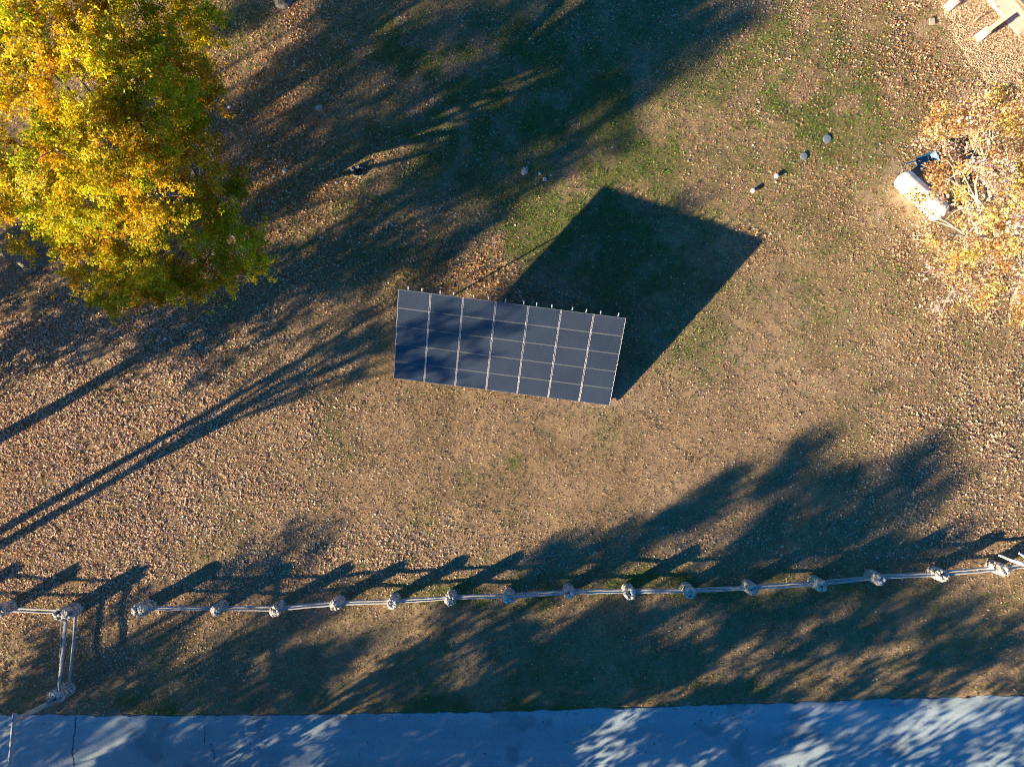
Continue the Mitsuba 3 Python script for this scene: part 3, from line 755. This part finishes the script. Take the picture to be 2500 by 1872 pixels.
for s in (-1, 1):
    obj('handle', tube([wl(0.62, 0.06 * s, 0.2), wl(-0.2, 0.2 * s, 0.32), wl(-0.7, 0.28 * s, 0.55), wl(-1.0, 0.29 * s, 0.62)], 0.035, 8), 'blue_paint', k, smooth=40)
    obj('leg', tube([wl(-0.3, 0.22 * s, 0.36), wl(-0.38, 0.24 * s, 0.0)], 0.018, 8), 'blue_paint', k, smooth=40)
obj('wheel', lathe([(0.05, -0.04), (0.19, -0.045), (0.2, 0), (0.19, 0.045), (0.05, 0.04)], wl(0.66, 0, 0.18), sd, 24), 'black_rubber', k, smooth=40)

# ------------------------------------------------------------------ septic lids and pipes
for (u, v, rr, lab, hh) in ((2020, 339, 0.24, 'larger round grey lid set in the lawn right of the array shadow', 0.05), (1963, 381, 0.2, 'smaller round grey lid between the larger lid and the white pipes', 0.09)):
    c = at(u, v, hh)
    g = float(hz(c[0], c[1]))
    k = thing('round_lid', lab, 'lid')
    obj('cover', lathe([(1e-4, hh), (rr * 0.9, hh - 0.004), (rr, hh - 0.018), (rr, hh - 0.04), (1e-4, hh - 0.04)], [c[0], c[1], g], sections=32), 'lid_plastic', k, smooth=35)
    obj('riser', lathe([(rr * 0.9, hh - 0.04), (rr * 0.92, -0.1), (rr * 0.8, -0.1)], [c[0], c[1], g], sections=32), 'lid_plastic', k, smooth=35)
    for q in range(6):
        t = q * math.pi / 3
        obj('bolt', lathe([(1e-4, 0.008), (0.012, 0.006), (0.014, 0)], [c[0] + math.cos(t) * rr * 0.82, c[1] + math.sin(t) * rr * 0.82, g + hh - 0.004], sections=8), 'galvanised_wire', k)
for (u, v, lab) in ((1896, 429, 'upper white capped pipe standing in the lawn near the grey lids'), (1839, 465, 'lower white capped pipe nearest the array shadow')):
    c = at(u, v, 0.14)
    g = float(hz(c[0], c[1]))
    k = thing('vent_pipe', lab, 'pipe')
    obj('pipe', lathe([(0.095, -0.1), (0.095, 0.13), (0.085, 0.13)], [c[0], c[1], g], sections=24), 'white_plastic', k, smooth=35)
    obj('cap', lathe([(1e-4, 0.185), (0.06, 0.183), (0.112, 0.17), (0.125, 0.15), (0.125, 0.10), (0.098, 0.10)], [c[0], c[1], g], sections=24), 'white_plastic', k, smooth=35)

# ------------------------------------------------------------------ stones, stump, small things on the lawn
def rock(u, v, size, lab, seed, squash=(1, 0.8, 0.55), matl='grey_rock', name='rock', cat_='rock', group=None):
    r = np.random.default_rng(seed)
    c = at(u, v)
    m = stone(r, 1.0, sub=3, squash=(1, 1, 1))
    m.apply_transform(np.diag([size * squash[0], size * squash[1], size * squash[2], 1.0]))
    m.apply_transform(trimesh.transformations.rotation_matrix(r.uniform(0, 3), [0, 0, 1]))
    m.apply_translation([c[0], c[1], float(hz(c[0], c[1])) + size * squash[2] * 0.25])
    k = obj(name, m, matl, smooth=50)
    labels[k] = {'label': lab, 'category': cat_}
    if group:
        labels[k]['group'] = group


rock(1281, 418, 0.23, 'pale rounded rock in the shade above the array', 1)
rock(779, 264, 0.21, 'grey lump of rock in the shade right of the yellow tree', 2)
rock(696, 418, 0.16, 'small pale stone in a strip of sun right of the yellow crown', 3, matl='field_stone')
rock(404, 828, 0.11, 'small white stone in a trunk shadow below the yellow crown', 4, matl='white_paint')
rock(2488, 234, 0.17, 'white stone at the right edge below the porch', 5, matl='white_paint')
rock(560, 262, 0.10, 'small white stone right beside the yellow crown', 6, matl='white_paint')
for i, (u, v, s) in enumerate(((1318, 424, 0.10), (1330, 438, 0.13), (1346, 428, 0.08), (1308, 450, 0.06))):
    rock(u, v, s, ('small pale stone, first right of the rounded rock in the shade', 'largest of the little pale stones right of the rounded rock', 'rightmost little pale stone near the rounded rock', 'tiny lowest pale stone below the rounded rock')[i], 10 + i, matl='field_stone', group='little stones above the array shadow')
for i, (u, v, s) in enumerate(((812, 402, 0.12), (826, 410, 0.07), (822, 446, 0.09), (843, 452, 0.08))):
    rock(u, v, s, ('largest grey stone left of the hollow stump', 'tiny grey stone just left of the hollow stump', 'grey stone at the lower left of the hollow stump', 'grey stone just below the hollow stump')[i], 20 + i, group='little stones beside the stump')

sc = at(876, 418)
sc[2] = hz(sc[0], sc[1])
k = thing('hollow_stump', 'dark hollow tree stump in the shade right of the yellow tree', 'stump')
r = np.random.default_rng(9)
th = np.linspace(0, 2 * np.pi, 29)[:-1]
ring = 0.36 + 0.07 * r.normal(size=28)
ring = (ring + np.roll(ring, 1) + np.roll(ring, -1)) / 3
lev = []
for rad, z in ((1.25, -0.05), (1.0, 0.07), (0.92, 0.16), (0.66, 0.15), (0.60, 0.02)):
    zz = z + (0.05 * r.normal(size=28) if z > 0.1 else 0)
    lev.append(np.column_stack([np.cos(th) * ring * rad + (0.04 if rad < 0.7 else 0), np.sin(th) * ring * rad * 0.95 - (0.08 if rad < 0.7 else 0), np.full(28, 1) * zz]))
lv = np.vstack(lev) + sc
i, j = np.meshgrid(np.arange(4), np.arange(28), indexing='ij')
q = np.stack([i * 28 + j, i * 28 + (j + 1) % 28, (i + 1) * 28 + (j + 1) % 28, (i + 1) * 28 + j], -1).reshape(-1, 4)
obj('rim', (lv, q), 'stump_wood', k, smooth=40)
obj('hollow', trimesh.creation.cylinder(radius=0.21, height=0.02, sections=20, transform=trimesh.transformations.translation_matrix(sc + [0.04, -0.08, 0.03])), 'hollow_dark', k)
pv = at(2274, 54)
k = obj('paving_slab', box([pv[0], pv[1], float(hz(pv[0], pv[1])) + 0.06], (0.30, 0.37, 0.06), (1, 0.08, 0), (-GX, -GY, 1), 0.008), 'paving_stone')
labels[k] = {'label': 'lone square paving stone on the leafy lawn near the porch', 'category': 'paving stone'}

# ------------------------------------------------------------------ porch corner of the house
ho = thing('house', 'corner of a house with cedar porch posts on white pedestals at the upper right', 'house')
p0, p1 = at(2415, 4, 0.12), at(2500, 98, 0.12)
ed = (p1 - p0)[:2] / np.linalg.norm((p1 - p0)[:2])
E3 = np.array([ed[0], ed[1], 0.0])
I3 = np.array([-ed[1], ed[0], 0.0])                                     # towards the house
if I3[0] < 0:
    I3 = -I3
mid = (p0 + p1) / 2
gz = float(hz(mid[0], mid[1]))
SLAB = gz + 0.14
for q in range(-3, 5):                                                  # slab bays with joints between them
    c = mid + E3 * (q * 2.4) + I3 * 2.0
    obj('porch_bay', box([c[0], c[1], SLAB - 0.3], (2.385, 4.0, 0.6), E3, (0, 0, 1), 0.012), 'porch_slab', ho)
base2 = at(2391, 90)


def porch_post(b):
    b = np.array([b[0], b[1], float(hz(b[0], b[1]))])
    k = part('post', ho)
    obj('pedestal', box(b + [0, 0, 0.26], (0.42, 0.42, 0.72), E3, (0, 0, 1), 0.015), 'pedestal_stucco', k)
    obj('timber', box(b + [0, 0, (0.62 + 3.0) / 2], (0.24, 0.24, 2.38), E3, (0, 0, 1), 0.01), 'cedar', k)
    return b


q2 = porch_post(base2)
q1 = porch_post(at(2316, 17))
q3 = porch_post(q2 + E3 * 5.0)
zt = q2[2] + 3.0
for (a_, b_) in ((q1, q2), (q2, q3)):
    d_ = (b_ - a_)
    m_ = (a_ + b_) / 2
    obj('beam', box([m_[0], m_[1], zt + 0.15], (np.linalg.norm(d_[:2]) - 0.01, 0.26, 0.3), [d_[0], d_[1], 0], (0, 0, 1), 0.01), 'cedar', ho)
bd = (q2 - q1)
bd = np.array([bd[0], bd[1], 0]) / np.linalg.norm(bd[:2])
bi = np.array([-bd[1], bd[0], 0])
bi = bi if bi[0] > 0 else -bi
slope = 0.35
up = np.array([bi[0], bi[1], slope])
up /= np.linalg.norm(up)
nn = np.cross(bd, up)
nn = nn if nn[2] > 0 else -nn
rfk = part('roof', ho)
r0_ = np.array([q2[0], q2[1], zt + 0.36]) + bi * 0.05
obj('deck', box(r0_ + up * 3.0, (16, 6.0, 0.05), bd, nn), 'cedar', rfk)
obj('fascia', box(r0_ - up * 0.015 + [0, 0, -0.06], (16, 0.025, 0.18), bd, nn, 0.004), 'cedar', rfk)
r = np.random.default_rng(77)
for row in range(0, 8):
    for cidx in range(-9, 10):
        wdt = 0.325
        obj('shingle', box(r0_ + bd * ((cidx + 0.5 * (row % 2)) * 0.33) + up * (0.07 + row * 0.15) + nn * (0.037 + r.uniform(0, 0.004)), (wdt, 0.19, 0.012), bd, nn - up * 0.045), 'shingle', rfk)
from shapely import contains_xy
from shapely.geometry import Polygon
bed = Polygon([at(u, v)[:2] for u, v in ((2275, -60), (2300, 40), (2338, 120), (2385, 190), (2440, 232), (2520, 272), (2620, 300), (2620, -60))])
r = np.random.default_rng(88)
x0, y0, x1, y1 = bed.bounds
cx_, cy_ = r.uniform(x0, x1, 70000), r.uniform(y0, y1, 70000)
ok = contains_xy(bed.buffer(-0.1), cx_ + 0.5 * (fb(cx_, cy_, 1.2, 95, 3) - 0.5) * 2, cy_ + 0.5 * (fb(cx_, cy_, 1.2, 96, 3) - 0.5) * 2) | (contains_xy(bed.buffer(0.3), cx_, cy_) & (r.random(70000) < 0.12))
cx_, cy_ = cx_[ok], cy_[ok]
n = len(cx_)
v, f = leaf_mesh(np.stack([cx_, cy_, ground_z(cx_, cy_) + r.uniform(0.01, 0.06, n)], 1), r.uniform(0.05, 0.11, n), r, lift=0.55, aspect=0.5)
obj('wood_chips', (v, f), 'wood_chip', kind='stuff', color=np.repeat(pick(r, n, [(4, (0.66, 0.51, 0.36)), (3, (0.74, 0.60, 0.45)), (1, (0.46, 0.33, 0.21))]), 4, 0))
labels['wood_chips'].update(label='bed of pale wood chips around the porch corner', category='wood chips')
st = at(2376, 54)
k = obj('wooden_stake', box([st[0], st[1], float(hz(st[0], st[1])) + 0.28], (0.10, 0.06, 0.66), (0.9, 0.4, 0), (0.25, 0.18, 1), 0.006), 'cedar')
labels[k] = {'label': 'short wooden stake in the ground between the two white porch pedestals', 'category': 'stake'}

# ------------------------------------------------------------------ bleached limb reaching in at the right edge
dl = thing('dead_limb', 'bleached bare limb reaching in above the fence at the right edge', 'branch')
r = np.random.default_rng(5)
l0, l1, l2 = at(2438, 1354, 1.25), at(2505, 1378, 1.9), at(2640, 1420, 0.3)
pp = np.vstack([bend(l0, l1, r, 5, 0.02), bend(l1, l2, r, 6, 0.03)[1:]])
obj('stem', tube(pp, np.linspace(0.05, 0.20, len(pp)), 10, r, 0.05), 'bleached_wood', dl, smooth=50)
l3 = at(2488, 1350, 1.9)
obj('fork', tube(bend(l1 + [0.6, -0.1, 0.0], l3, r, 5, 0.04), np.linspace(0.09, 0.045, 5), 8, r, 0.05), 'bleached_wood', dl, smooth=50)
obj('fork', tube(bend(pp[5], at(2560, 1330, 2.2), r, 5, 0.04), np.linspace(0.08, 0.03, 5), 8, r, 0.05), 'bleached_wood', dl, smooth=50)
